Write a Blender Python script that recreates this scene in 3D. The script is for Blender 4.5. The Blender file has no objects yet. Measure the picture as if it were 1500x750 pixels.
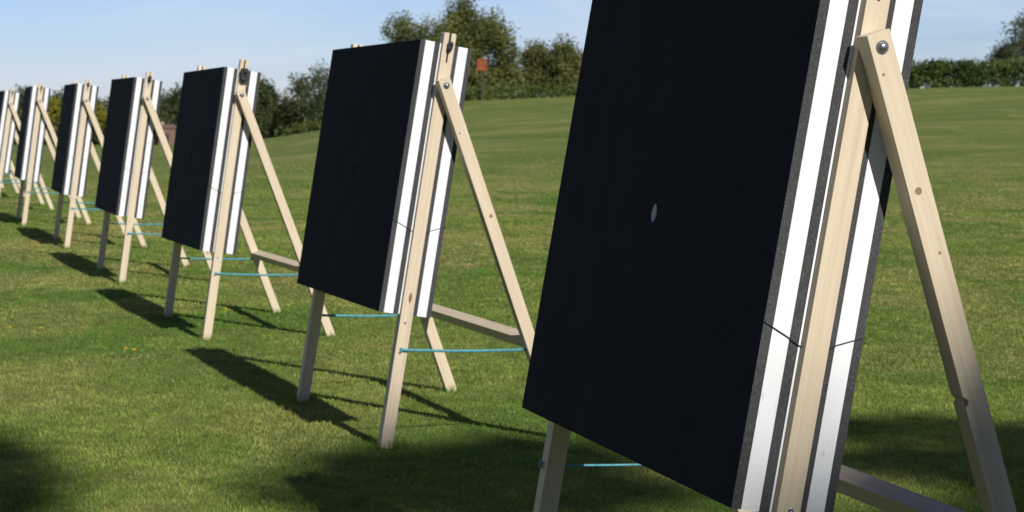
import bpy, bmesh, math, random
import numpy as np
from mathutils import Vector, Matrix
R = math.radians
rng = np.random.default_rng(7)
random.seed(7)
scene = bpy.context.scene
COL = scene.collection

# ------------------------------------------------------------------ helpers
def tag(o, label=None, cat=None, group=None, kind=None):
    if label: o['label'] = label
    if cat: o['category'] = cat
    if group: o['group'] = group
    if kind: o['kind'] = kind
    return o

def empty(name, loc, rot=(0, 0, 0)):
    o = bpy.data.objects.new(name, None)
    o.location = loc; o.rotation_euler = rot
    o.empty_display_size = .2
    COL.objects.link(o)
    return o

def link_bm(name, bm, mats, parent=None, matrix=None, smooth=False):
    bmesh.ops.recalc_face_normals(bm, faces=bm.faces)
    me = bpy.data.meshes.new(name)
    bm.to_mesh(me); bm.free()
    for m in (mats if isinstance(mats, (list, tuple)) else [mats]): me.materials.append(m)
    if smooth:
        for p in me.polygons: p.use_smooth = True
    o = bpy.data.objects.new(name, me)
    COL.objects.link(o)
    if parent: o.parent = parent
    if matrix is not None: o.matrix_basis = matrix
    return o

def prism(bm, poly, axis_len, bevel=0.0):
    """poly: list of (x, z); extruded along y from 0 to axis_len"""
    n = len(poly)
    a = [bm.verts.new((x, 0, z)) for x, z in poly]
    b = [bm.verts.new((x, axis_len, z)) for x, z in poly]
    bm.faces.new(a); bm.faces.new(b[::-1])
    for i in range(n):
        bm.faces.new((a[i], b[i], b[(i+1) % n], a[(i+1) % n]))
    bmesh.ops.recalc_face_normals(bm, faces=bm.faces)
    if bevel:
        bmesh.ops.bevel(bm, geom=list(bm.edges), offset=bevel, segments=2, affect='EDGES', profile=.6)

def box(bm, x0, x1, y0, y1, z0, z1, bevel=0.0):
    prism_pts = [(x0, z0), (x1, z0), (x1, z1), (x0, z1)]
    tmp = bmesh.new()
    prism(tmp, prism_pts, y1-y0, bevel)
    for v in tmp.verts: v.co.y += y0
    me = bpy.data.meshes.new('tmp'); tmp.to_mesh(me); tmp.free()
    bm.from_mesh(me); bpy.data.meshes.remove(me)

def tube(bm, pts, radii, seg=8, cap=True):
    pts = [Vector(p) for p in pts]
    if not isinstance(radii, (list, tuple)): radii = [radii]*len(pts)
    rings = []; prev = None
    for i, p in enumerate(pts):
        d = (pts[min(i+1, len(pts)-1)]-pts[max(i-1, 0)]).normalized()
        if prev is None:
            h = Vector((0, 0, 1)) if abs(d.z) < .9 else Vector((1, 0, 0))
            n = d.cross(h).normalized()
        else:
            n = (prev-d*prev.dot(d))
            n = n.normalized() if n.length > 1e-6 else d.orthogonal().normalized()
        prev = n; b = d.cross(n)
        rings.append([bm.verts.new(p+(n*math.cos(2*math.pi*k/seg)+b*math.sin(2*math.pi*k/seg))*radii[i]) for k in range(seg)])
    for r0, r1 in zip(rings, rings[1:]):
        for k in range(seg):
            bm.faces.new((r0[k], r0[(k+1) % seg], r1[(k+1) % seg], r1[k]))
    if cap:
        bm.faces.new(rings[0][::-1]); bm.faces.new(rings[-1])

def lathe(bm, prof, seg=20):
    """prof: (radius, z) rows, around the z axis"""
    rows = []
    for r, z in prof:
        if r < 1e-6: rows.append([bm.verts.new((0, 0, z))])
        else: rows.append([bm.verts.new((r*math.cos(2*math.pi*k/seg), r*math.sin(2*math.pi*k/seg), z)) for k in range(seg)])
    for a, b in zip(rows, rows[1:]):
        for k in range(seg):
            k2 = (k+1) % seg
            if len(a) == 1 and len(b) == 1: continue
            if len(a) == 1: bm.faces.new((a[0], b[k], b[k2]))
            elif len(b) == 1: bm.faces.new((a[k], b[0], a[k2]))
            else: bm.faces.new((a[k], b[k], b[k2], a[k2]))

# ------------------------------------------------------------------ materials
def mat(name):
    m = bpy.data.materials.new(name); m.use_nodes = True
    nt = m.node_tree
    return m, nt, nt.nodes['Principled BSDF'], nt.nodes['Material Output']

def N(nt, t, **kw):
    n = nt.nodes.new(t)
    for k, v in kw.items(): setattr(n, k, v)
    return n

def ramp(nt, fac, stops, interp='LINEAR'):
    r = N(nt, 'ShaderNodeValToRGB'); r.color_ramp.interpolation = interp
    e = r.color_ramp.elements
    while len(e) < len(stops): e.new(.5)
    for el, (p, c) in zip(e, stops):
        el.position = p; el.color = (*c, 1) if len(c) == 3 else c
    nt.links.new(fac, r.inputs[0])
    return r.outputs[0]

def noise(nt, vec, scale, detail=3, rough=.55, dist=0):
    n = N(nt, 'ShaderNodeTexNoise')
    n.inputs['Scale'].default_value = scale; n.inputs['Detail'].default_value = detail
    n.inputs['Roughness'].default_value = rough; n.inputs['Distortion'].default_value = dist
    if vec is not None: nt.links.new(vec, n.inputs['Vector'])
    return n.outputs[0]

def mapping(nt, vec, scale=(1, 1, 1), loc=(0, 0, 0), rot=(0, 0, 0)):
    m = N(nt, 'ShaderNodeMapping')
    m.inputs['Scale'].default_value = scale; m.inputs['Location'].default_value = loc; m.inputs['Rotation'].default_value = rot
    nt.links.new(vec, m.inputs['Vector'])
    return m.outputs[0]

def mix(nt, fac, a, b, mode='MIX'):
    m = N(nt, 'ShaderNodeMix', data_type='RGBA', blend_type=mode)
    for s, v in ((m.inputs[0], fac), (m.inputs[6], a), (m.inputs[7], b)):
        if isinstance(v, (int, float)): s.default_value = v
        elif isinstance(v, tuple): s.default_value = (*v, 1)
        else: nt.links.new(v, s)
    return m.outputs[2]

def math_n(nt, op, a, b=0.0, c=0.0):
    m = N(nt, 'ShaderNodeMath', operation=op)
    for s, v in zip(m.inputs, (a, b, c)):
        if isinstance(v, (int, float)): s.default_value = v
        else: nt.links.new(v, s)
    return m.outputs[0]

def bump(nt, bsdf, h, strength=.3, dist=.01):
    b = N(nt, 'ShaderNodeBump'); b.inputs['Strength'].default_value = strength; b.inputs['Distance'].default_value = dist
    nt.links.new(h, b.inputs['Height']); nt.links.new(b.outputs[0], bsdf.inputs['Normal'])

def objvec(nt, rnd=True):
    tc = N(nt, 'ShaderNodeTexCoord'); v = tc.outputs['Object']
    if rnd:
        oi = N(nt, 'ShaderNodeObjectInfo')
        s = math_n(nt, 'MULTIPLY', oi.outputs['Random'], 37.0)
        va = N(nt, 'ShaderNodeVectorMath', operation='ADD')
        nt.links.new(v, va.inputs[0]); nt.links.new(s, va.inputs[1])
        return va.outputs[0], v, oi.outputs['Random']
    return v, v, None

def wood_material(name, knots=()):
    m, nt, b, out = mat(name)
    v, raw, rnd = objvec(nt)
    grain = noise(nt, mapping(nt, v, (85, 85, 2.2)), 1.0, 5, .62, .3)
    fig = N(nt, 'ShaderNodeTexWave', wave_type='RINGS', rings_direction='Z')
    fig.inputs['Scale'].default_value = 8; fig.inputs['Distortion'].default_value = 7
    fig.inputs['Detail'].default_value = 2; fig.inputs['Detail Scale'].default_value = 1.2
    nt.links.new(mapping(nt, v, (3.2, 3.2, .22)), fig.inputs['Vector'])
    tone = noise(nt, mapping(nt, v, (2, 2, .9)), 1.5, 2)
    base = ramp(nt, grain, [(.25, (.53, .435, .305)), (.55, (.635, .535, .39)), (.8, (.70, .60, .455))])
    base = mix(nt, math_n(nt, 'MULTIPLY', fig.outputs['Fac'], .2), base, (.55, .41, .24))
    base = mix(nt, ramp(nt, tone, [(.35, (0, 0, 0)), (.75, (.45, .45, .45))]), base, (.54, .45, .33))
    crack = ramp(nt, noise(nt, mapping(nt, v, (120, 120, 1.3)), 1.0, 2, .5), [(.255, (.55, .55, .55)), (.30, (0, 0, 0))])
    base = mix(nt, crack, base, (.26, .18, .10))
    # scattered knots, stretched a little along the length
    vo = N(nt, 'ShaderNodeTexVoronoi', feature='F1'); vo.inputs['Scale'].default_value = 1
    nt.links.new(mapping(nt, v, (16, 16, 5.0)), vo.inputs['Vector'])
    sep = N(nt, 'ShaderNodeSeparateColor'); nt.links.new(vo.outputs['Color'], sep.inputs[0])
    pick = math_n(nt, 'GREATER_THAN', sep.outputs[0], .86)
    kn = ramp(nt, vo.outputs['Distance'], [(0, (1, 1, 1)), (.08, (.9, .9, .9)), (.13, (0, 0, 0))])
    kfac = math_n(nt, 'MULTIPLY', kn, pick)
    for (kx, ky, kz, kr) in knots:
        d = N(nt, 'ShaderNodeVectorMath', operation='DISTANCE'); nt.links.new(raw, d.inputs[0]); d.inputs[1].default_value = (kx, ky, kz)
        q = math_n(nt, 'DIVIDE', d.outputs['Value'], kr)
        k2 = ramp(nt, q, [(0, (.85, .85, .85)), (.55, (.7, .7, .7)), (.75, (1, 1, 1)), (1.0, (0, 0, 0))])
        kfac = math_n(nt, 'MAXIMUM', kfac, k2)
    base = mix(nt, kfac, base, (.17, .075, .03))
    nt.links.new(base, b.inputs['Base Color'])
    b.inputs['Roughness'].default_value = .62; b.inputs['Specular IOR Level'].default_value = .3
    bump(nt, b, grain, .18, .002)
    return m

def foam_material(name, col, dark):
    m, nt, b, out = mat(name)
    v, raw, rnd = objvec(nt)
    n1 = noise(nt, v, 7, 4)
    n2 = noise(nt, v, 260, 2)
    streak = noise(nt, mapping(nt, v, (60, 60, 2.5)), 1.0, 3)
    if dark:
        c = ramp(nt, n1, [(.3, tuple(x*.82 for x in col)), (.7, tuple(x*1.15 for x in col))])
        c = mix(nt, ramp(nt, n2, [(.45, (0, 0, 0)), (.7, (.55, .55, .55))]), c, tuple(x*1.9 for x in col))
        vo = N(nt, 'ShaderNodeTexVoronoi', feature='F1'); vo.inputs['Scale'].default_value = 190
        nt.links.new(v, vo.inputs['Vector'])
        sep = N(nt, 'ShaderNodeSeparateColor'); nt.links.new(vo.outputs['Color'], sep.inputs[0])
        pk = math_n(nt, 'GREATER_THAN', sep.outputs[0], .88)
        sp = ramp(nt, vo.outputs['Distance'], [(0, (1, 1, 1)), (.16, (.7, .7, .7)), (.26, (0, 0, 0))])
        c = mix(nt, math_n(nt, 'MULTIPLY', sp, pk), c, (.20, .195, .185))
        bump(nt, b, n2, .35, .002)
    else:
        c = ramp(nt, n1, [(.3, tuple(x*.955 for x in col)), (.7, col)])
        c = mix(nt, ramp(nt, streak, [(.4, (0, 0, 0)), (.8, (.3, .3, .3))]), c, tuple(x*.88 for x in col))
        spk = ramp(nt, noise(nt, mapping(nt, v, (1, 1, .35)), 60, 3), [(.66, (0, 0, 0)), (.76, (.4, .4, .4))])
        c = mix(nt, spk, c, (.45, .43, .40))
        bump(nt, b, n2, .25, .0015)
    nt.links.new(c, b.inputs['Base Color'])
    b.inputs['Roughness'].default_value = .85; b.inputs['Specular IOR Level'].default_value = .08
    return m

def plain(name, col, rough=.6, metal=0, var=.25, scale=40):
    m, nt, b, out = mat(name)
    v, raw, rnd = objvec(nt)
    n = noise(nt, v, scale, 3)
    c = ramp(nt, n, [(.3, tuple(x*(1-var) for x in col)), (.7, tuple(min(1, x*(1+var)) for x in col))])
    nt.links.new(c, b.inputs['Base Color'])
    b.inputs['Roughness'].default_value = rough; b.inputs['Metallic'].default_value = metal
    bump(nt, b, n, .2, .002)
    return m

def leafy(name, rough=.55, trans=.35, tint=(1.25, 1.3, .55)):
    m, nt, b, out = mat(name)
    a = N(nt, 'ShaderNodeAttribute', attribute_name='tint')
    nt.links.new(a.outputs['Color'], b.inputs['Base Color'])
    b.inputs['Roughness'].default_value = rough; b.inputs['Specular IOR Level'].default_value = .25
    t = N(nt, 'ShaderNodeBsdfTranslucent')
    nt.links.new(mix(nt, 1.0, a.outputs['Color'], tint, 'MULTIPLY'), t.inputs['Color'])
    s = N(nt, 'ShaderNodeMixShader'); s.inputs[0].default_value = trans
    nt.links.new(b.outputs[0], s.inputs[1]); nt.links.new(t.outputs[0], s.inputs[2])
    nt.links.new(s.outputs[0], out.inputs['Surface'])
    return m

M_wood = wood_material('pine_timber')
M_white = foam_material('white_foam', (.79, .80, .81), False)
M_black = foam_material('black_foam', (.055, .055, .057), True)
M_face_shaded = foam_material('black_foam_face_shaded', (.017, .0185, .023), True)  # darker, bluer copy of the black foam with the front's shade in its colour
M_rope = plain('turquoise_rope', (.07, .27, .32), .8, 0, .35, 120)
M_cord = plain('black_cord', (.03, .03, .032), .8, 0, .3, 150)
M_knob = plain('black_plastic', (.02, .02, .02), .45)
M_zinc = plain('zinc_metal', (.33, .34, .36), .35, .85, .15, 90)
M_hole = plain('hole_lining_foam', (.86, .88, .90), .8, 0, .05)  # even near-white, a little lighter than the white foam layers
M_bark = plain('bark', (.10, .075, .05), .9, 0, .4, 9)
M_leaf = leafy('leaves')
M_orange = plain('orange_board', (.21, .050, .011), .8, 0, .5, 9)
M_pole = plain('dark_pole', (.045, .04, .035), .7)
M_brick, _nt, _b, _o = mat('red_brick')
_v = N(_nt, 'ShaderNodeTexCoord').outputs['Object']
_br = N(_nt, 'ShaderNodeTexBrick'); _br.inputs['Scale'].default_value = 4
_br.inputs['Color1'].default_value = (.20, .10, .07, 1); _br.inputs['Color2'].default_value = (.16, .08, .055, 1); _br.inputs['Mortar'].default_value = (.2, .16, .13, 1)
_nt.links.new(mapping(_nt, _v, (1, 1, 1), (0, 0, 0), (R(90), 0, 0)), _br.inputs['Vector'])
_nt.links.new(_br.outputs['Color'], _b.inputs['Base Color']); _b.inputs['Roughness'].default_value = .9
M_tile = plain('roof_tile', (.13, .085, .07), .8)
M_pale = plain('pale_render', (.30, .25, .21), .8)
M_yellow = plain('yellow_petal', (.85, .62, .03), .6, 0, .1)
M_stem = plain('green_stem', (.10, .17, .05), .6)

# ------------------------------------------------------------------ camera
PITCH, ROLL, CAMZ = R(-4.54584), R(.13393), 1.29766
fw = Vector((0, math.cos(PITCH), math.sin(PITCH)))
rt = Vector((1, 0, 0)); up = rt.cross(fw)
rt2 = rt*math.cos(ROLL)+up*math.sin(ROLL); up2 = rt2.cross(fw)
cd = bpy.data.cameras.new('camera'); cam = bpy.data.objects.new('camera', cd); COL.objects.link(cam)
cam.matrix_world = Matrix(((rt2.x, up2.x, -fw.x, 0), (rt2.y, up2.y, -fw.y, 0), (rt2.z, up2.z, -fw.z, CAMZ), (0, 0, 0, 1)))
cd.sensor_width = 36; cd.lens = 2662.424/1500*36
cd.clip_start = .05; cd.clip_end = 6000
cd.dof.use_dof = True; cd.dof.focus_distance = 3.7; cd.dof.aperture_fstop = 12
scene.camera = cam

def sstep(a, b, x):
    t = np.clip((x-a)/(b-a), 0, 1)
    return t*t*(3-2*t)

# ------------------------------------------------------------------ terrain
STANDS = [  # x, y, z, yaw, lean offset, roll, boss shift, knot size
    (.4088, 3.2998, .0361, -17.8328, 1.4469, -.3144, .0109, .02),
    (-.4941, 6.8607, .0111, -21.1753, .6355, -.1011, .0062, .019),
    (-1.7411, 10.2216, -.0012, -20.6801, -.2567, -.4053, -.0081, .038),
    (-2.9424, 13.5917, -.0016, -20.0964, -.4922, .0772, -.0058, .022),
    (-4.1859, 16.994, .0011, -18.7412, -.7113, -.0396, -.0059, .019),
    (-5.4504, 20.2109, .0102, -18.0135, -.7874, -.1636, -.0003, .018),
    (-6.6805, 23.4377, -.0072, -19.5309, .1437, -.0754, .004, .018),
    (-7.93, 26.75, -.005, -19.0, .1, 0, .0, .02),
    (-9.17, 30.05, -.005, -19.0, -.2, 0, .0, .02),
]
SY = np.array([s[1]+.5 for s in STANDS]); SZ = np.array([s[2] for s in STANDS])
AX = np.array([-60, -35, -18.8, -13.5, -10.7, -7, -2.4, 3.2, 12, 22.2, 28.2, 50, 90])
AZ = np.array([-.8, -.7, -.62, -.2, .29, 1.05, 1.79, 1.98, 2.25, 2.54, 2.69, 3.0, 3.2])
def height(x, y):
    x = np.asarray(x, float); y = np.asarray(y, float)
    z = np.interp(y, SY, SZ)*(1-sstep(24, 34, y))*sstep(-2, 2, y)
    A = np.interp(x*100/np.maximum(np.abs(y), 60), AX, AZ)
    h = A*sstep(24, 97, y)
    w = 1-sstep(-.11, -.04, x/np.maximum(y, 1))
    h = h-w*.0195*np.maximum(y-100, 0)*(1-sstep(500, 1200, y))
    # gentle lumps
    h = h+(.10*np.sin(x*.23+1.1)*np.sin(y*.21+.6)+.13*np.sin(x*.11-y*.13+.5)+.07*np.sin(x*.41+y*.33))*sstep(30, 55, y)*(1-.6*sstep(80, 96, y))
    return z+h

def axis(lo, hi, near_lo, near_hi, fine, coarse_n):
    a = np.arange(near_lo, near_hi, fine)
    l = near_lo-np.geomspace(fine, near_lo-lo, coarse_n)[::-1] if lo < near_lo else np.array([])
    h = near_hi+np.geomspace(fine, hi-near_hi, coarse_n)
    return np.concatenate([l, a, h])

def grid_mesh(name, xs, ys, zf):
    X, Y = np.meshgrid(xs, ys); Z = zf(X, Y)
    co = np.stack([X, Y, Z], -1).reshape(-1, 3)
    nx, ny = len(xs), len(ys)
    i = (np.arange(ny-1)[:, None]*nx+np.arange(nx-1)[None, :]).ravel()
    f = np.stack([i, i+1, i+1+nx, i+nx], 1)
    me = bpy.data.meshes.new(name)
    me.vertices.add(len(co)); me.vertices.foreach_set('co', co.ravel().astype(np.float32))
    me.loops.add(f.size); me.loops.foreach_set('vertex_index', f.ravel().astype(np.int32))
    me.polygons.add(len(f)); me.polygons.foreach_set('loop_start', np.arange(0, f.size, 4, dtype=np.int32))
    me.polygons.foreach_set('loop_total', np.full(len(f), 4, np.int32))
    me.polygons.foreach_set('use_smooth', np.ones(len(f), bool))
    me.update(calc_edges=True); me.validate()
    return me

xs = axis(-1500, 1500, -16, 40, .8, 34)
ys = np.concatenate([np.linspace(-60, 2, 20), np.arange(3, 34, .5), np.arange(34, 130, 1.0), 130+np.geomspace(1, 2500, 40)])
me = grid_mesh('lawn', xs, ys, height)
m, nt, b, out = mat('lawn_turf')
geo = N(nt, 'ShaderNodeNewGeometry'); P = geo.outputs['Position']
n_big = noise(nt, mapping(nt, P, (.12, .22, 0), rot=(0, 0, R(4))), 1.0, 4, .6, .8)
n_band = noise(nt, mapping(nt, P, (.06, .50, 0), rot=(0, 0, R(-5))), 1.0, 3, .55, .5)
n_pat = noise(nt, mapping(nt, P, (1, 1.2, 0)), 1.6, 4, .6, .6)
n_fine = noise(nt, P, 26, 4, .7)
n_straw = noise(nt, mapping(nt, P, (.8, .75, 0)), .9, 5, .65, .8)
c = ramp(nt, n_big, [(.34, (.105, .145, .028)), (.5, (.165, .185, .045)), (.64, (.255, .235, .082))])
c = mix(nt, ramp(nt, n_band, [(.38, (0, 0, 0)), (.62, (.8, .8, .8))]), c, (.095, .130, .026))
c = mix(nt, ramp(nt, n_pat, [(.42, (0, 0, 0)), (.75, (.6, .6, .6))]), c, (.10, .165, .026))
c = mix(nt, ramp(nt, n_straw, [(.52, (0, 0, 0)), (.72, (.7, .7, .7))]), c, (.31, .255, .105))
c = mix(nt, ramp(nt, n_fine, [(.35, (.5, .5, .5)), (.6, (0, 0, 0))]), c, (.085, .125, .026))
nt.links.new(c, b.inputs['Base Color']); b.inputs['Roughness'].default_value = .9; b.inputs['Specular IOR Level'].default_value = .1
bump(nt, b, n_fine, .8, .03)
me.materials.append(m)
lawn = bpy.data.objects.new('lawn', me); COL.objects.link(lawn)
tag(lawn, 'mown green lawn rising to a low bank behind the targets', 'lawn', kind='structure')

# numpy value noise for blade colours
def vnoise(x, y, seed):
    r = np.random.default_rng(seed); T = r.random((64, 64))
    xi = np.floor(x).astype(int); yi = np.floor(y).astype(int); fx = x-xi; fy = y-yi
    fx = fx*fx*(3-2*fx); fy = fy*fy*(3-2*fy)
    g = lambda a, c: T[a % 64, c % 64]
    return (g(xi, yi)*(1-fx)+g(xi+1, yi)*fx)*(1-fy)+(g(xi, yi+1)*(1-fx)+g(xi+1, yi+1)*fx)*fy
def fbm(x, y, seed, o=4):
    s = 0; a = 1; t = 0
    for i in range(o):
        s = s+a*vnoise(x*2**i, y*2**i, seed+i); t += a; a *= .55
    return s/t

def poly_mesh(name, co, k, mat_, tint):
    """co: (n, k, 3) separate faces of k vertices, tint: (n, 3)"""
    n = len(co); me = bpy.data.meshes.new(name)
    me.vertices.add(n*k); me.vertices.foreach_set('co', co.reshape(-1).astype(np.float32))
    me.loops.add(n*k); me.loops.foreach_set('vertex_index', np.arange(n*k, dtype=np.int32))
    me.polygons.add(n); me.polygons.foreach_set('loop_start', np.arange(0, n*k, k, dtype=np.int32))
    me.polygons.foreach_set('loop_total', np.full(n, k, np.int32))
    at = me.color_attributes.new('tint', 'FLOAT_COLOR', 'POINT')
    c = np.ones((n, k, 4), np.float32); c[:, :, :3] = tint[:, None, :]
    at.data.foreach_set('color', c.ravel())
    me.update(calc_edges=True)
    me.materials.append(mat_)
    return me

# ------------------------------------------------------------------ grass blades
def make_grass(n=1150000, y0=4.6, y1=48):
    u = rng.random(n)
    y = y0*(y1/y0)**u
    keep = rng.random(n) > sstep(20, 47, y)*.97
    y = y[keep]; n = len(y)
    x = (rng.random(n)*2-1)*(.30*y+.75)
    z = height(x, y)
    far = y/6.0
    tuft = fbm(x*5, y*5, 3); pat = fbm(x*1.3, y*.9, 11); straw = fbm(x*1.3, y*.95, 23); grp = fbm(x*14, y*14, 31, 2)
    hgt = (.006+.011*rng.random(n)**1.5)*(.6+.8*tuft)*(.8+.2*far**.5)
    wid = (.0030+.0022*rng.random(n))*far**.85*1.15
    a = rng.random(n)*2*np.pi; t = rng.random(n)*2*np.pi; lean = np.abs(rng.normal(0, .75, n))
    dx, dy = np.cos(a)*wid*.5, np.sin(a)*wid*.5
    tx, ty = np.cos(t)*hgt*lean, np.sin(t)*hgt*lean
    b0 = np.stack([x-dx, y-dy, z-.003], 1); b1 = np.stack([x+dx, y+dy, z-.003], 1)
    tp = np.stack([x+tx, y+ty, z+hgt], 1)
    co = np.stack([b0, b1, tp], 1)
    g0 = np.array([.108, .218, .032]); g1 = np.array([.240, .305, .062]); g2 = np.array([.40, .33, .125])
    k = np.clip((pat-.35)/.3+rng.normal(0, .25, n), 0, 1)[:, None]
    col = g0*(1-k)+g1*k
    s = (np.clip((straw-.47)/.16, 0, 1)*(.50+.5*sstep(8, 18, y))+(rng.random(n) < .06)*.8)
    s = np.clip(s*rng.random(n)*1.5, 0, 1)[:, None]
    col = col*(1-s)+g2*s
    col = col*(.75+.45*rng.random(n))[:, None]*(.55+.9*grp)[:, None]*(.8+.4*fbm(x*3.1+9, y*3.7, 77, 3))[:, None]
    # small pale clover leaves and seed heads
    w = rng.random(n) < .006
    col[w] = np.array([.40, .46, .24])
    fx = []
    for (sx, sy, sz, yaw, dl, rk, bd, kn) in STANDS:
        cy, sn = math.cos(R(yaw)), math.sin(R(yaw))
        for (lx, ly) in ((PC, -PW), (PC, W+PW), (BO, -PW-WB/2), (BO, W+PW+WB/2)):
            fx.append((sx+lx*cy+ly*sn, sy-lx*sn+ly*cy))
    m_ = 170
    fx = np.repeat(np.array(fx), m_, 0); q_ = len(fx)
    an = rng.random(q_)*2*np.pi; rad = .026+np.abs(rng.normal(0, .022, q_))
    bx, by = fx[:, 0]+np.cos(an)*rad, fx[:, 1]+np.sin(an)*rad
    bz = height(bx, by); hh = .016+.034*rng.random(q_); wq = .0028*np.maximum(by/6, 1)**.7; aa = rng.random(q_)*2*np.pi
    ex, ey = np.cos(aa)*wq*.5, np.sin(aa)*wq*.5
    c2 = np.stack([np.stack([bx-ex, by-ey, bz-.004], 1), np.stack([bx+ex, by+ey, bz-.004], 1),
                   np.stack([bx+rng.normal(0, .3, q_)*hh, by+rng.normal(0, .3, q_)*hh, bz+hh], 1)], 1)
    co = np.concatenate([co, c2]); kk = rng.random(q_)[:, None]
    col = np.concatenate([col, (g0*(1-kk)+g1*kk)*(.7+.5*rng.random(q_))[:, None]])
    me = poly_mesh('grass', co, 3, leafy('grass_blade', .6, .35, (1.2, 1.25, .6)), col)
    o = bpy.data.objects.new('grass', me); COL.objects.link(o)
    tag(o, 'short mown grass blades with straw coloured patches on the lawn', 'grass', kind='stuff')

# ------------------------------------------------------------------ archery targets
W, H, T, B0, EXT, LEAN, BV, BO, PW, TC = 1.24, 1.04385, .2106, .51385, .04786, 8.79487, 1.40361, .73394, .0195, .00737
TW = .048      # timber width
WB = .043      # brace thickness
PT = .043       # full post thickness; part of it is let into the foam
PC = .0095     # posts stand a little behind the middle of the foam
make_grass()
LAYERS = [('b', .0195), ('w', .0375), ('b', .0205), ('w', .0556), ('b', .0200), ('w', .0385), ('b', .0190)]

def timber(name, p0, p1, wdir, w, t, parent, m=None, slot=0, embed=True, notch=None):
    """straight sawn timber from p0 to p1 (centre line); wdir = direction of its width, t = thickness"""
    p0 = Vector(p0); p1 = Vector(p1); z = (p1-p0); L = z.length; z.normalize()
    xd = Vector(wdir); xd = (xd-z*xd.dot(z)).normalized(); yd = z.cross(xd)
    bm = bmesh.new()
    if slot:
        k = .0045
        poly = [(-w/2, 0), (w/2, 0), (w/2, L-.006), (w/2-.002, L), (k, L), (k*.7, L-slot), (-k*.7, L-slot), (-k, L), (-w/2+.002, L), (-w/2, L-.006)]
        prism(bm, poly, t, .0012)
    elif notch:
        nz, nd = notch
        poly = [(-w/2, 0), (w/2, 0), (w/2, L), (-w/2, L), (-w/2, nz+.012), (-w/2+nd*.6, nz+.006), (-w/2+nd, nz), (-w/2+nd*.9, nz-.003), (-w/2, nz-.006)]
        prism(bm, poly, t, .001)
    else:
        prism(bm, [(-w/2, 0), (w/2, 0), (w/2, L), (-w/2, L)], t, .0016)
    for v in bm.verts: v.co.y -= t/2
    M = Matrix(((xd.x, yd.x, z.x, p0.x), (xd.y, yd.y, z.y, p0.y), (xd.z, yd.z, z.z, p0.z), (0, 0, 0, 1)))
    return link_bm(name, bm, m or M_wood, parent, M)

def frame_matrix(org, x, y, z):
    return Matrix(((x.x, y.x, z.x, org.x), (x.y, y.y, z.y, org.y), (x.z, y.z, z.z, org.z), (0, 0, 0, 1)))

def slab_with_hole(t0, t1, b, hole_r, hu, hv, bevel):
    """foam layer in local (n, u, v) = (x, y, z); a round hole through it"""
    bm = bmesh.new()
    seg = 28
    rings = {}
    for t in (t0, t1):
        cor = [bm.verts.new((t, u, v)) for u, v in ((0, b), (W, b), (W, b+H), (0, b+H))]
        cir = [bm.verts.new((t, hu+hole_r*math.cos(2*math.pi*k/seg), hv+hole_r*math.sin(2*math.pi*k/seg))) for k in range(seg)]
        rings[t] = (cor, cir)
        q = seg//4
        # corner fans: corner i covers the quarter of the circle facing it
        starts = [int(seg*.5), int(seg*.75), 0, int(seg*.25)]   # (-,-) (+,-) (+,+) (-,+)
        for i in range(4):
            s = starts[i]
            for k in range(q):
                bm.faces.new((cor[i], cir[(s+k) % seg], cir[(s+k+1) % seg]))
            bm.faces.new((cor[i], cir[(s+q) % seg], cor[(i+1) % 4]))
    (c0, h0), (c1, h1) = rings[t0], rings[t1]
    for i in range(4): bm.faces.new((c0[i], c0[(i+1) % 4], c1[(i+1) % 4], c1[i]))
    for k in range(seg): bm.faces.new((h0[k], h1[k], h1[(k+1) % seg], h0[(k+1) % seg]))
    bmesh.ops.recalc_face_normals(bm, faces=bm.faces)
    return bm

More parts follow.
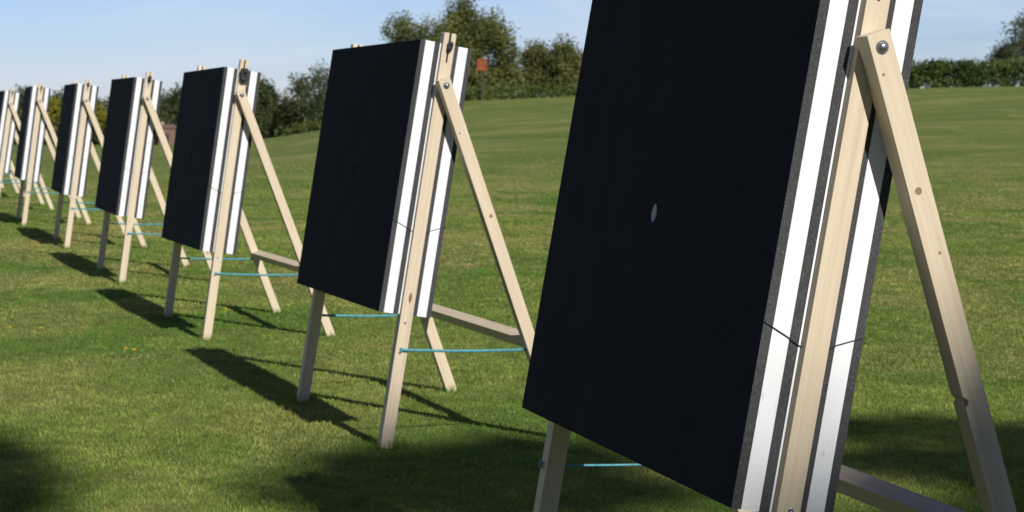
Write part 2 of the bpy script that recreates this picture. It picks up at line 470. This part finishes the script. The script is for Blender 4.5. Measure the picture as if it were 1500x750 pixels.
def make_target(idx, spec, label):
    x, y, z, yaw, dl, rk, bd, knot = spec
    root = empty('archery_target', (x, y, z), (R(rk), 0, R(-yaw)))
    tag(root, label, 'archery target', 'row of foam archery targets on the lawn')
    a = R(LEAN+dl)
    V = Vector((math.sin(a), 0, math.cos(a))); Nn = Vector((math.cos(a), 0, -math.sin(a))); U = Vector((0, 1, 0))
    def q(u, v, t): return U*u+V*v+Nn*t
    b = B0+bd
    FM = frame_matrix(Vector((0, 0, 0)), Nn, U, V)
    # ---- foam layers
    t = -T/2+TC
    r_h = .0235
    for i, (kind, th) in enumerate(LAYERS):
        g = .0005
        if i < 2:
            bm = slab_with_hole(t+(g if i else 0), t+th, b, r_h, W/2, b+H/2, 0)
        else:
            bm = bmesh.new(); 
            du = [0, .0, .0012, -.0008, .0015, 0, .0006][i]
            if i == 3:
                d_ = PT-PW+.0008; n0, n1 = PC-TW/2-.0006, PC+TW/2+.0006
                prism(bm, [(t+g, 0), (n0, 0), (n0, d_), (n1, d_), (n1, 0), (t+th, 0), (t+th, W), (n1, W), (n1, W-d_), (n0, W-d_), (n0, W), (t+g, W)], H-.002)
                for v in bm.verts: v.co = Vector((v.co.x, v.co.z, b+.001+v.co.y))
            else: box(bm, t+g, t+th, du, W-.001, b+(.001 if i % 2 else 0), b+H-(.0015 if i % 2 else 0), .0014)
        o = link_bm('foam_layer', bm, [M_black, M_face_shaded] if kind == 'b' else M_white, root, FM)
        if i == 0:
            for p_ in o.data.polygons: p_.material_index = 1 if p_.normal.x < -.9 else 0  # front side takes the shade-coloured copy, sunlit edges the lighter foam
        o['label'] = 'black foam front sheet with a small centre hole' if i == 0 else ('thin black foam layer' if kind == 'b' else 'thick white foam layer')
        t += th
    # bore of the centre hole
    bm = bmesh.new()
    lathe(bm, [(r_h-.0006, .0082 if idx == 0 else .0125), (r_h-.0006, .0565), (0, .0565)], 28)
    o = link_bm('hole_bore', bm, M_hole, root, frame_matrix(q(W/2, b+H/2, -T/2+TC), V, U, Nn), True)
    o['label'] = 'white lining of the small hole in the front sheet'
    # ---- posts with slotted tops, braces, crossbar
    top = B0+H+EXT
    for u, s in ((-PW+PT/2, -1), (W+PW-PT/2, 1)):
        timber('post', q(u, -.03, PC), q(u, top, PC), Nn, TW, PT, root, slot=.115)
    bolt_p = q(0, BV, PC)
    foot = Vector((BO+(-.03 if idx == 0 else 0), 0, -.02))
    bd_dir = (bolt_p-foot).normalized()
    wdir = Vector((bd_dir.z, 0, -bd_dir.x))
    braces = []
    for u, s in ((-PW-WB/2-.0015, -1), (W+PW+WB/2+.0015, 1)):
        p0 = foot+U*u; p1 = bolt_p+bd_dir*.028+U*u
        mm = M_wood; notch = None
        if idx == 0 and s == -1: mm = M_brace1; notch = (.782, .006)
        if idx == 1 and s == -1: mm = M_brace2
        timber('brace', p0, p1, wdir, TW, WB, root, mm, notch=notch)
    # crossbar between the braces
    Lb = (bolt_p-foot).length
    cp = foot+bd_dir*(.475 if idx == 0 else .438)+wdir*.004
    cb = timber('crossbar', cp-U*(PW+.0008), cp+U*(W+PW+.0008), wdir, .052, .038, root)
    # ---- bolts with washers
    for u, s in ((-PW-WB-.0015, -1), (W+PW+WB+.0015, 1)):
        bm = bmesh.new()
        lathe(bm, [(0, .0085), (.0035, .0083), (.0068, .0066), (.0088, .0038), (.0094, .0016), (.0094, .0012)], 20)
        zd = U*s; xd = V; yd = zd.cross(xd)
        o = link_bm('bolt', bm, M_zinc, root, frame_matrix(bolt_p+U*u, xd, yd, zd), True)
        bm = bmesh.new()
        lathe(bm, [(0, .0002), (.0128, .0002), (.0128, .0013), (.0122, .0017), (0, .0017)], 24)
        w_ = link_bm('washer', bm, M_zinc, o)
    # ---- screws below the foam on the outer faces of the posts
    for u, s in ((-PW-.0006, -1), (W+PW+.0006, 1)):
        for dv, dt in ((-.012, PC-.006), (.012, PC+.004)) if idx == 0 else ((-.028, PC-.002),):
            bm = bmesh.new()
            lathe(bm, [(0, .0003), (.002, .0004), (.0026, .0012), (.0052, .0012), (.0055, .0003), (.0055, 0)], 14)
            zd = U*s
            link_bm('screw', bm, M_zinc, root, frame_matrix(q(u, b+dv, dt), V, zd.cross(V), zd), True)
    # ---- cord wrapped round the foam, dipping behind the posts
    e = .0016
    tf = -T/2+TC-e; tb = T/2+TC+e
    vc = .875
    pts = [q(-e, vc, tf), q(-e, vc-.022, -T/4+TC), q(-e, vc-.042, PC-.012), q(-e, vc-.042, PC+.012), q(-e, vc-.022, T/4+TC), q(-e, vc, tb),
           q(W*.5, vc, tb), q(W+e, vc, tb), q(W+e, vc-.042, PC), q(W+e, vc, tf), q(W-.01, vc, tf+.006), q(W*.5, vc, tf+.006), q(.006, vc, tf+.005), q(-e, vc, tf+.0012)]
    bm = bmesh.new(); tube(bm, pts, .0011, 6)
    link_bm('tie_cord', bm, M_cord, root)
    # ---- turquoise ropes from post to brace
    for u, s in ((-PW*.5, -1), (W+PW*.5, 1)):
        v0 = .388
        p0 = q(u, v0, PC)
        kk = (p0.z-.012-foot.z)/bd_dir.z
        p1 = foot+bd_dir*kk+U*(u+s*PW)*1.0
        uo = U*(s*(PW*.5+.004))
        a0 = p0+uo-Nn*.002; a1 = foot+bd_dir*kk+U*(u+s*(PW*.5+WB*.35))-wdir*(TW/2)
        pts = []
        for k in range(13):
            f = k/12
            p = a0.lerp(a1, f); p.z -= .010*4*f*(1-f)*.5
            pts.append(p)
        bm = bmesh.new(); tube(bm, pts, .0030 if idx == 0 else .0056, 8)
        tube(bm, [a0+Vector((.0, 0, .0))-V*.010-Nn*.004, a0-V*.004+U*s*.003, a0+V*.005-Nn*.003, a0+V*.007+Nn*.004], .0045, 7)
        link_bm('rope', bm, M_rope, root)
    if idx == 0:
        bm = bmesh.new()
        ctr = q(W+PW*.5, .388, PC-TW/2-.001)
        # knot of the same rope on the front of the far post
        pts = [ctr+U*(.011*math.cos(k*.9)-.004)+V*.010*math.sin(k*.9)*.8-Nn*(.004+.0015*(k % 2)) for k in range(10)]
        tube(bm, pts, .0026, 7)
        link_bm('rope_knot', bm, M_rope, root)
    # ---- clamp knob and tied black cord in the slot of each post
    for u, s in ((-PW-.0006, -1), (W+PW+.0006, 1)):
        c0 = q(u+s*.003, top-(.085 if idx == 2 else .05), PC+.002)
        bm = bmesh.new()
        rr = knot*.5
        r2 = random.Random(idx*7+(s > 0))
        for loop in range(5 if knot > .021 else 3):
            ax = r2.uniform(-.7, .7); ph = r2.uniform(0, 6.28); pts = []
            for k in range(13):
                th = k/12*2*math.pi
                pu, pv, pn = .5*math.sin(th*2+ph)+.15, math.sin(th)*1.75, math.cos(th)*.7
                pv, pn = pv*math.cos(ax)-pn*math.sin(ax), pv*math.sin(ax)+pn*math.cos(ax)
                pts.append(c0+U*s*(pu*rr+rr*.6)+V*pv*rr*.95+Nn*pn*rr*.95)
            tube(bm, pts, rr*.42, 7)
        # hanging tail
        tube(bm, [c0+U*s*rr*.6, c0+U*s*rr*.8-V*rr*1.2-Nn*.002, c0+U*s*rr*.5-V*(rr*2.2+.008)-Nn*.004], [rr*.35, rr*.32, rr*.22], 7)
        link_bm('cord_knot', bm, M_cord, root, None, True)
    return root

# explicit knots on the two nearest braces (timber-local x, y, z, radius)
M_brace1 = wood_material('pine_timber_knotty', [(-.004, -WB/2, 1.194, .0080), (.006, -WB/2, 1.07, .0035), (-.012, -WB/2, 1.42, .0035), (-.024, -WB/2, .782, .010)])
M_brace2 = wood_material('pine_timber_one_knot', [(.004, -WB/2, .96, .008), (-.01, -WB/2, 1.3, .004)])
LABELS = [
    'nearest and largest archery target, its black foam face cut off by the top photo edge',
    'second archery target from the camera, with a small black knot in its slotted post top',
    'third archery target from the camera, large dark cord knot at its post top',
    'fourth archery target from the camera, black foam face and pine A-frame legs',
    'fifth archery target from the camera, a narrow dark face in front of yellowish shrubs',
    'sixth archery target from the camera, fully in view near the left edge',
    'seventh archery target from the camera, cut by the left photo edge at its foam face',
    'eighth archery target, mostly beyond the left edge, only pine legs showing behind nearer ones',
    'ninth and farthest archery target, only its pine brace legs showing at the left edge',
]
for i, sp in enumerate(STANDS): make_target(i, sp, LABELS[i])

# ------------------------------------------------------------------ foliage
def leaf_quads(pos, size, nrm_up=.3):
    n = len(pos)
    d = rng.normal(size=(n, 3)); d[:, 2] += nrm_up; d /= np.linalg.norm(d, axis=1)[:, None]
    e = rng.normal(size=(n, 3)); e -= d*(e*d).sum(1)[:, None]; e /= np.linalg.norm(e, axis=1)[:, None]
    f = np.cross(d, e)
    L = (size*(.6+.8*rng.random(n)))[:, None]; w = L*.55
    L = L*.85
    return np.stack([pos-e*L*.5, pos+f*w*.5, pos+e*L*.5, pos-f*w*.5], 1)

def foliage_positions(clumps, n, spray=.5, up=.5, slen=.5):
    """clumps: (cx, cy, cz, rx, ry, rz). Returns leaf positions and a per-leaf clump shade number"""
    c = np.array(clumps, float)
    vol = c[:, 3]*c[:, 4]*c[:, 5]; wts = vol**.72; wts /= wts.sum()
    ns = max(8, int(n/14))
    k = rng.choice(len(c), ns, p=wts)
    d = rng.normal(size=(ns, 3)); d /= np.linalg.norm(d, axis=1)[:, None]
    r = rng.random(ns)**(1/2.4)
    start = c[k, :3]+d*r[:, None]*c[k, 3:6]
    dirn = d*.8+np.array([0, 0, up]); dirn /= np.linalg.norm(dirn, axis=1)[:, None]
    m_ = int(n/ns)
    t = rng.random((ns, m_))
    ln = (slen*(.4+.9*rng.random(ns)))[:, None]
    p = start[:, None, :]+dirn[:, None, :]*(t*ln)[:, :, None]
    p = p+rng.normal(size=p.shape)*spray*(1-.6*t)[:, :, None]*slen*.45
    sh = np.repeat(rng.random(ns), m_)
    return p.reshape(-1, 3), sh

def crown(name, clumps, n, size, cols, parent, spray=.6, up=.5, slen=.5, zmin=None):
    p, sh = foliage_positions(clumps, n, spray, up, slen)
    if zmin is not None:
        kx = p[:, 2] > zmin; p, sh = p[kx], sh[kx]
    org = np.array(parent.location) if parent else np.zeros(3)
    cols = np.array(cols)
    hue = fbm(p[:, 0]*.9+7, p[:, 2]*.9+p[:, 1]*.37, 51, 3)
    k = np.clip((hue-.5)*2.2+.5+(sh-.5)*.9, 0, .999)*(len(cols)-1)
    i0 = k.astype(int); f = (k-i0)[:, None]
    col = cols[i0]*(1-f)+cols[np.minimum(i0+1, len(cols)-1)]*f
    col = col*(.7+.6*rng.random(len(p)))[:, None]
    me = poly_mesh(name, leaf_quads(p-org, np.full(len(p), size)), 4, M_leaf, col)
    o = bpy.data.objects.new(name, me); COL.objects.link(o)
    if parent: o.parent = parent
    return o

def branches(name, base, clumps, r0, parent, nstem=1):
    bm = bmesh.new(); org = Vector(parent.location)
    base = Vector(base)
    cs = sorted(clumps, key=lambda c: c[2])
    mid = Vector((sum(c[0] for c in cs)/len(cs), sum(c[1] for c in cs)/len(cs), base.z+.45*(max(c[2] for c in cs)-base.z)))
    for s in range(nstem):
        off = Vector((random.uniform(-.5, .5), random.uniform(-.3, .3), 0))*(0 if nstem == 1 else r0*7)
        tube(bm, [base+off-org-Vector((0, 0, .15)), (base*.6+mid*.4)+off*1.2-org, mid+off*1.4-org], [r0, r0*.8, r0*.55], 7)
    for c in cs:
        tip = Vector(c[:3])+Vector((0, 0, c[5]*.5))
        a = base.lerp(mid, random.uniform(.45, 1))
        k = a.lerp(tip, .5)+Vector((random.uniform(-.2, .2), random.uniform(-.2, .2), random.uniform(-.1, .3)))*max(c[3], .5)
        tube(bm, [a-org, k-org, tip-org], [r0*.5, r0*.32, r0*.1], 6)
    return link_bm(name, bm, M_bark, parent)

GREEN_D = [(.050, .066, .028), (.076, .096, .036), (.105, .122, .044)]
GREEN_M = [(.055, .075, .022), (.088, .115, .030), (.12, .14, .04)]
GREEN_Y = [(.13, .14, .02), (.21, .20, .026), (.29, .25, .03)]
OLIVE = [(.065, .070, .024), (.11, .105, .034), (.15, .13, .045)]
GREYG = [(.060, .075, .035), (.085, .100, .048), (.110, .120, .06)]

FPX = 2662.424
def at(px, py, y):
    """point at forward distance y under the photo pixel (1500 wide); used to read off real sizes"""
    d = fw*FPX+rt2*(px-750)-up2*(py-375)
    k = y/d.y
    return Vector((0, 0, CAMZ))+d*k

def tree(name, label, cat, y, lobes, n, size, cols, group=None, spray=.6, up=.5, slen=.5, r0=.12, nstem=1, basepx=None, depth=.8, sub=5):
    """lobes: (px, py, rx_px, ry_px) read from the photograph, turned into real clumps at distance y"""
    s = y/FPX
    cl = []
    for (px, py, rx, ry) in lobes:
        c = at(px, py, y)
        for k in range(sub):
            an = random.uniform(0, 6.28); rr = random.uniform(.15, .75)
            cl.append((c.x+math.cos(an)*rr*rx*s, c.y+random.uniform(-1, 1)*depth*rx*s*.8, c.z+math.sin(an)*rr*ry*s,
                       rx*s*random.uniform(.38, .6), rx*s*depth*random.uniform(.4, .6), ry*s*random.uniform(.38, .6)))
    bx = basepx if basepx else sum(l[0] for l in lobes)/len(lobes)
    b0 = at(bx, 160, y); gz = float(height(b0.x, y))
    root = empty(name, (b0.x, y, gz))
    tag(root, label, cat, group)
    branches('trunk', (b0.x, y, gz), cl, r0, root, nstem)
    crown('crown', cl, n, size, cols, root, spray, up, slen, zmin=gz+.03)
    return root

# big feathery bush behind the second target
tree('willow_bush', 'tall feathery olive green bush rising behind the second archery target', 'bush', 101,
     [(595, 62, 26, 36), (622, 80, 30, 50), (652, 66, 34, 52), (684, 58, 34, 54), (716, 72, 34, 52), (742, 98, 24, 42), (655, 115, 55, 34), (705, 122, 50, 28), (675, 95, 60, 40), (640, 140, 50, 22), (715, 142, 50, 20)],
     90000, .145, [(.085, .105, .030), (.14, .155, .045), (.20, .20, .065)], spray=.5, up=1.1, slen=.8, r0=.09, nstem=5, basepx=672)
tree('rounded_bush', 'rounded olive bush between the tall feathery bush and the nearest target', 'bush', 102,
     [(792, 108, 26, 30), (820, 104, 28, 32), (848, 110, 26, 30), (815, 130, 45, 20), (880, 112, 30, 28), (775, 125, 18, 22)],
     42000, .145, [(.085, .10, .032), (.14, .148, .046), (.20, .185, .062)], spray=.5, up=1.0, slen=.7, r0=.07, nstem=4, basepx=822)
# low weeds at the foot of the bushes
def hedge_strip(name, label, cat, x0, x1, y, top0, top1, base0, base1, n, size, cols, step=.55, up=.5, slen=.3, depth=.6, group=None):
    cl = []
    nn = max(2, int(abs(at(x1, 150, y).x-at(x0, 150, y).x)/step))
    for k in range(nn+1):
        f = k/nn
        px = x0+(x1-x0)*f
        t_ = at(px, top0+(top1-top0)*f, y).z; b_ = at(px, base0+(base1-base0)*f, y).z
        h = t_-b_
        xx = at(px, 150, y).x
        for lv in (.22, .52, .8):
            cl.append((xx+random.uniform(-.2, .2), y+random.uniform(-.4, .4)*depth, b_+h*lv+random.uniform(-.05, .05)*h, step*random.uniform(.6, .85), depth*random.uniform(.6, .9), h*random.uniform(.16, .26)))
    c = at((x0+x1)/2, 150, y); gz = float(height(c.x, y))
    root = empty(name, (c.x, y, gz))
    tag(root, label, cat, group)
    crown('foliage', cl, n, size, cols, root, .6, up, slen)
    bm = bmesh.new()
    for k in range(0, len(cl), 3):
        b_ = Vector((cl[k][0], cl[k][1], float(height(cl[k][0], cl[k][1]))-.1))-root.location
        tube(bm, [b_, b_+Vector((random.uniform(-.15, .15), 0, .4)), Vector(cl[min(k+2, len(cl)-1)][:3])-root.location], [.035, .028, .012], 6)
    link_bm('stems', bm, M_bark, root)
    return root
hedge_strip('undergrowth', 'low pale green weeds along the foot of the tall bushes', 'undergrowth', 610, 900, 99.0, 128, 130, 168, 160, 26000, .12,
            [(.085, .125, .03), (.13, .17, .042), (.18, .20, .065)], up=.8, slen=.4)
hedge_strip('hedge', 'long dense clipped hedge along the top of the bank at the right', 'hedge', 1150, 1580, 101, 96, 90, 137, 126, 80000, .12,
            [(.05, .085, .022), (.085, .13, .03), (.12, .165, .04), (.17, .19, .075)], up=.5, slen=.28)
# sprigs standing out of the hedge top
tree('tall_tree', 'grey green tree cut by the right edge above the hedge', 'tree', 150,
     [(1492, 62, 18, 22), (1515, 50, 22, 26), (1500, 90, 16, 18), (1540, 70, 24, 36)], 9000, .2, GREYG, spray=.8, up=.5, slen=.8, r0=.16, basepx=1510)
tree('small_tree', 'small airy grey green bush just left of the tree at the right edge', 'bush', 140,
     [(1474, 84, 14, 16), (1462, 92, 9, 9)], 3200, .18, GREYG, spray=.9, up=.7, slen=.7, r0=.08, basepx=1474)
# orange marker on a pole in front of the bush
p = at(706, 150, 98.5); gz = float(height(p.x, 98.5))
mk = empty('marker_post', (p.x, 98.5, gz)); tag(mk, 'small orange square board on a dark pole before the tall bush', 'marker sign')
zt = at(706, 86, 98.5).z-gz; zb = at(706, 103, 98.5).z-gz
bm = bmesh.new(); box(bm, -.27, .27, -.03, -.005, zb, zt, .004); link_bm('board', bm, M_orange, mk)
bm = bmesh.new(); tube(bm, [(0, .05, -.2), (0, .05, zt-.05)], .05, 10); link_bm('pole', bm, M_pole, mk)

# woodland beyond the bank (between third and second targets)
WG = 'woodland trees beyond the lawn'
wood = [
    ('dark rounded tree showing just right of the third target', 372, 150, 24, 40, 200, GREEN_D, 7000),
    ('dark pointed tree to the right of the third target, slightly taller than its neighbours', 398, 152, 22, 34, 203, GREEN_D, 7000),
    ('dark low tree in the dip between the pointed tree and the airy trees', 428, 172, 22, 30, 198, [(.034, .044, .016), (.055, .062, .02), (.10, .075, .02)], 6000),
    ('dark green tree standing beneath the airy crowns beside the second target', 458, 166, 24, 28, 196, GREEN_D, 6500),
    ('dark tree mostly hidden behind the second target', 492, 160, 26, 32, 199, GREEN_D, 5000),
]
for lab, px, py, rx, ry, y, cols, n in wood:
    tree('woodland_tree', lab, 'tree', y, [(px, py, rx, ry), (px+5, py+ry*.6, rx*1.05, ry*.6), (px-6, py-ry*.35, rx*.6, ry*.5)], n, .30, cols, WG, spray=.8, up=.3, slen=.9, r0=.2)
tree('airy_tree', 'thin crowned tree with sky showing through, left one above the dark woodland', 'tree', 205,
     [(440, 132, 15, 15), (432, 126, 8, 8), (448, 146, 12, 12)], 1500, .30, GREYG, WG, spray=1.0, up=.3, slen=1.0, r0=.16, basepx=442)
tree('airy_tree', 'thin crowned tree with sky showing through, right one touching the second target', 'tree', 206,
     [(470, 116, 18, 13), (458, 122, 9, 8), (486, 126, 16, 18), (468, 140, 14, 10)], 2300, .30, GREYG, WG, spray=1.0, up=.3, slen=1.0, r0=.16, basepx=474)
hedge_strip('pale_shrub', 'light green shrub on the crest of the bank left of the second target', 'shrub', 430, 490, 112, 184, 178, 199, 188, 2600, .14,
            [(.07, .095, .022), (.11, .14, .03), (.15, .165, .05)])
# far tree line on the left
FG = 'far trees along the left end of the field'
line = [(-45, 130), (-14, 126), (14, 134), (38, 128), (62, 140), (86, 131), (112, 138), (140, 147), (166, 142), (192, 138), (214, 136), (240, 133), (266, 130), (292, 128), (322, 132), (348, 136)]
where = ['left of the frame edge', 'at the left frame edge', 'behind the seventh target', 'left of the sixth target', 'just right of the sixth target', 'left of the fifth target',
         'behind the fifth target', 'right of the fifth target', 'left of the fourth target', 'behind the fourth target', 'behind the white edge of the fourth target', 'between the fourth and third targets',
         'at the left edge of the third target', 'hidden by the face of the third target', 'hidden by the side of the third target', 'behind the post of the third target']
for k, ((px, tp), wh) in enumerate(zip(line, where)):
    y = 210+(k*37 % 23)
    cols = [GREEN_D, GREEN_M, OLIVE, GREEN_D][k % 4]
    tree('field_tree', 'far dark green tree '+wh, 'tree', y, [(px, tp+34, 19, 30), (px+4, tp+55, 21, 22), (px-4, tp+18, 12, 15)], 4600, .34, cols, FG, spray=.8, up=.3, slen=.9, r0=.2)
for k, (px, py, rx, ry, wh) in enumerate([(80, 168, 13, 22, 'between the sixth and fifth targets'), (148, 172, 13, 24, 'between the fifth and fourth targets'), (222, 178, 13, 18, 'behind the brace of the fourth target')]):
    tree('yellow_shrub', 'yellow green shrub before the far trees '+wh, 'shrub', 196, [(px, py, rx, ry)], 1900, .28, GREEN_Y if k < 2 else GREEN_M, 'yellowish shrubs before the far trees', spray=.8, up=.5, slen=.7, r0=.1)
hedge_strip('field_hedge', 'low dark hedge along the far left end of the lawn', 'hedge', -80, 400, 205, 188, 188, 221, 212, 24000, .30, [(.03, .04, .014), (.05, .062, .02), (.075, .085, .025)], step=1.2, slen=.6)
# small brick building by the far trees
p = at(247, 210, 190); gz = float(height(p.x, 190))
bh = empty('brick_house', (p.x, 190, gz)); tag(bh, 'small red brick outbuilding among far trees left of the third target', 'outbuilding')
zt = at(247, 188, 190).z-gz; hw = .85
bm = bmesh.new(); box(bm, -hw, hw, -.8, .8, -.3, zt); link_bm('wall', bm, M_brick, bh)
bm = bmesh.new(); prism(bm, [(-hw-.08, zt+.003), (hw+.08, zt+.003), (hw*.45, zt+.42), (-hw*.45, zt+.42)], 1.8)
for v in bm.verts: v.co.y -= .9
rf = link_bm('roof', bm, M_tile, bh)
bm = bmesh.new(); box(bm, -.62, -.32, -.75, -.45, zt+.05, zt+.70); link_bm('chimney', bm, M_pale, rf)
bm = bmesh.new(); box(bm, -.25, .20, -.83, -.803, .05, zt*.72); link_bm('door', bm, M_pole, bh)

# ------------------------------------------------------------------ unseen tree added behind the camera; leaf clumps placed to shade near grass and brace
SUN_AZ, SUN_EL = R(150), R(38)
S = Vector((math.sin(SUN_AZ)*math.cos(SUN_EL), math.cos(SUN_AZ)*math.cos(SUN_EL), math.sin(SUN_EL)))
def up_sun(gx, gy, t): return Vector((gx, gy, 0))+S*t
shade = [(-.31, 6.32, .34), (.05, 6.2, .42), (.0, 6.75, .20), (.3, 6.7, .25), (-.45, 5.95, .30), (-1.98, 6.25, .36), (-1.9, 5.75, .42), (-2.35, 6.7, .42), (-2.8, 6.9, .5),
         (1.25, 7.38, .17), (1.75, 7.25, .19), (2.3, 7.1, .22), (1.05, 6.80, .20), (1.5, 6.62, .26), (1.95, 6.5, .32), (2.4, 6.4, .38), (2.5, 6.9, .3),
         (.45, 3.85, .18), (.62, 3.55, .25), (.5, 4.25, .16), (.95, 3.9, .3), (.60, 4.0, .26), (.85, 3.6, .34), (.64, 4.5, .24), (.95, 4.3, .32), (.75, 3.2, .36), (1.3, 4.0, .4), (1.5, 5.1, .3), (1.75, 5.4, .4), (2.2, 5.8, .45), (1.2, 2.8, .6), (2.0, 3.4, .7), (3.2, 5.5, .9), (3.4, 3.9, 1.0), (.2, 2.4, .4),
         (2.8, 1.8, .9), (4.6, 4.6, 1.1), (4.4, 2.6, 1.2), (5.6, 3.4, 1.1)]
cl = []
for k, (gx, gy, r) in enumerate(shade):
    c = up_sun(gx, gy, 27+(k % 3)*.8)
    cl.append((c.x, c.y, c.z, r, r, r*.8))
tb = Vector((16.5, -19.5, 0))
rt_ = empty('added_shade_tree', tb); tag(rt_, 'added broadleaf tree out of view behind the camera, casting the near shade', 'tree')
bm = bmesh.new()
tube(bm, [(0, 0, -.2), (-.1, .1, 5), (-.5, .3, 10), (-1.5, .6, 15)], [.42, .36, .28, .16], 12)
for c in cl:
    tip = Vector(c[:3])-tb; a = Vector((-.5, .3, 10)).lerp(Vector((-1.5, .6, 15)), random.uniform(.2, 1)); k = a.lerp(tip, .55)+Vector((0, 0, .5))
    tube(bm, [a, k, tip], [.07, .045, .012], 6)
link_bm('trunk', bm, M_bark, rt_)
crown('crown', cl, 90000, .15, GREEN_M, rt_, .4, .2, .2)

# unseen wood added behind the camera to cut low sky fill and deepen shade
wd = empty('added_wood_screen', (8, -30, 0)); tag(wd, 'added dense wood out of view behind the camera, blocking low sky light', 'woodland', kind='stuff')
wc = []
for k in range(34):
    wx = -42+k*2.9+random.uniform(-1, 1); wy = -31-random.uniform(0, 5)-abs(wx-8)*-.25
    hh = random.uniform(11, 15)
    for q_ in range(4):
        wc.append((wx+random.uniform(-1.5, 1.5), wy+random.uniform(-1.5, 1.5), hh*(.14+.22*q_), 2.6, 2.4, hh*.17))
wo = crown('crown', wc, 42000, .95, GREEN_D, wd, .6, .3, 1.2)
wo['kind'] = 'stuff'
bm = bmesh.new()
for k in range(0, len(wc), 4):
    b_ = Vector((wc[k][0], wc[k][1], -.2))-wd.location; tube(bm, [b_, b_+Vector((.2, .1, 6)), b_+Vector((.1, -.2, 11))], [.28, .2, .06], 7)
to = link_bm('trunk', bm, M_bark, wd); to['kind'] = 'stuff'

# ------------------------------------------------------------------ dandelions in the grass
for k, (px, py, where) in enumerate([(15, 480, 'at the left photo edge'), (60, 481, 'near the left edge, second from it'), (185, 512, 'left one of a close pair'), (197, 514, 'right one of a close pair'),
                                     (331, 453, 'just right of the third target\'s near post'), (343, 514, 'beside the tip of the second target\'s shadow')]):
    d = at(px, py, 1.0)-Vector((0, 0, CAMZ)); t_ = -(CAMZ-.045)/d.z
    p = Vector((0, 0, CAMZ))+d*t_
    r_ = empty('dandelion', (p.x, p.y, float(height(p.x, p.y)))); tag(r_, 'small yellow dandelion in the grass '+where, 'flower', 'dandelions in the lawn')
    bm = bmesh.new()
    for j in range(22):
        an = j*2.399; rr = .006+.011*(j/22); ti = .010*(1-j/22)
        a_ = Vector((math.cos(an)*rr, math.sin(an)*rr, .045+ti)); s_ = Vector((-math.sin(an), math.cos(an), 0))*.0026
        v = [bm.verts.new(Vector((0, 0, .043))), bm.verts.new(a_*.75+Vector((0, 0, .012))+s_), bm.verts.new(a_), bm.verts.new(a_*.75+Vector((0, 0, .012))-s_)]
        bm.faces.new(v)
    link_bm('head', bm, M_yellow, r_)
    bm = bmesh.new(); tube(bm, [(0, 0, -.01), (.002, 0, .02), (0, 0, .046)], .0015, 6); link_bm('stem', bm, M_stem, r_)

# ------------------------------------------------------------------ light and sky
w = bpy.data.worlds.new('World'); scene.world = w; w.use_nodes = True
nt = w.node_tree; bg = nt.nodes['Background']
sky = N(nt, 'ShaderNodeTexSky', sky_type='NISHITA'); sky.sun_disc = False
sky.sun_elevation = SUN_EL; sky.sun_rotation = SUN_AZ; sky.air_density = 1.0; sky.dust_density = .15; sky.ozone_density = 2.5
tc = N(nt, 'ShaderNodeTexCoord')
cn = noise(nt, mapping(nt, tc.outputs['Generated'], (3.2, 3.2, 17), rot=(R(6), R(5), 0)), 1.6, 6, .6, .5)
cf = ramp(nt, cn, [(.38, (0, 0, 0)), (.72, (.65, .65, .65))])
skyb = mix(nt, 1.0, sky.outputs[0], (.80, .92, 1.36), 'MULTIPLY')
skyc = mix(nt, cf, skyb, (8.6, 9.6, 11.2))
sx = N(nt, 'ShaderNodeSeparateXYZ'); nt.links.new(tc.outputs['Generated'], sx.inputs[0])
skyc = mix(nt, 1.0, skyc, ramp(nt, sx.outputs[2], [(0, (1, 1, 1)), (.12, (1, 1, 1)), (.45, (.40, .42, .48)), (1, (.24, .26, .32))]), 'MULTIPLY')   # deeper blue overhead
nt.links.new(skyc, bg.inputs['Color']); bg.inputs['Strength'].default_value = .074
sl = bpy.data.lights.new('sun', 'SUN'); sl.energy = 5.0; sl.angle = R(.53); sl.color = (1, .965, .91)
so = bpy.data.objects.new('sun', sl); COL.objects.link(so); so.rotation_euler = S.to_track_quat('Z', 'Y').to_euler(); so.location = S*50

scene.view_settings.view_transform = 'Standard'; scene.view_settings.look = 'None'
scene.view_settings.exposure = .08; scene.view_settings.gamma = 1; scene.view_settings.use_curve_mapping = False
scene.cycles.max_bounces = 6; scene.cycles.transparent_max_bounces = 4
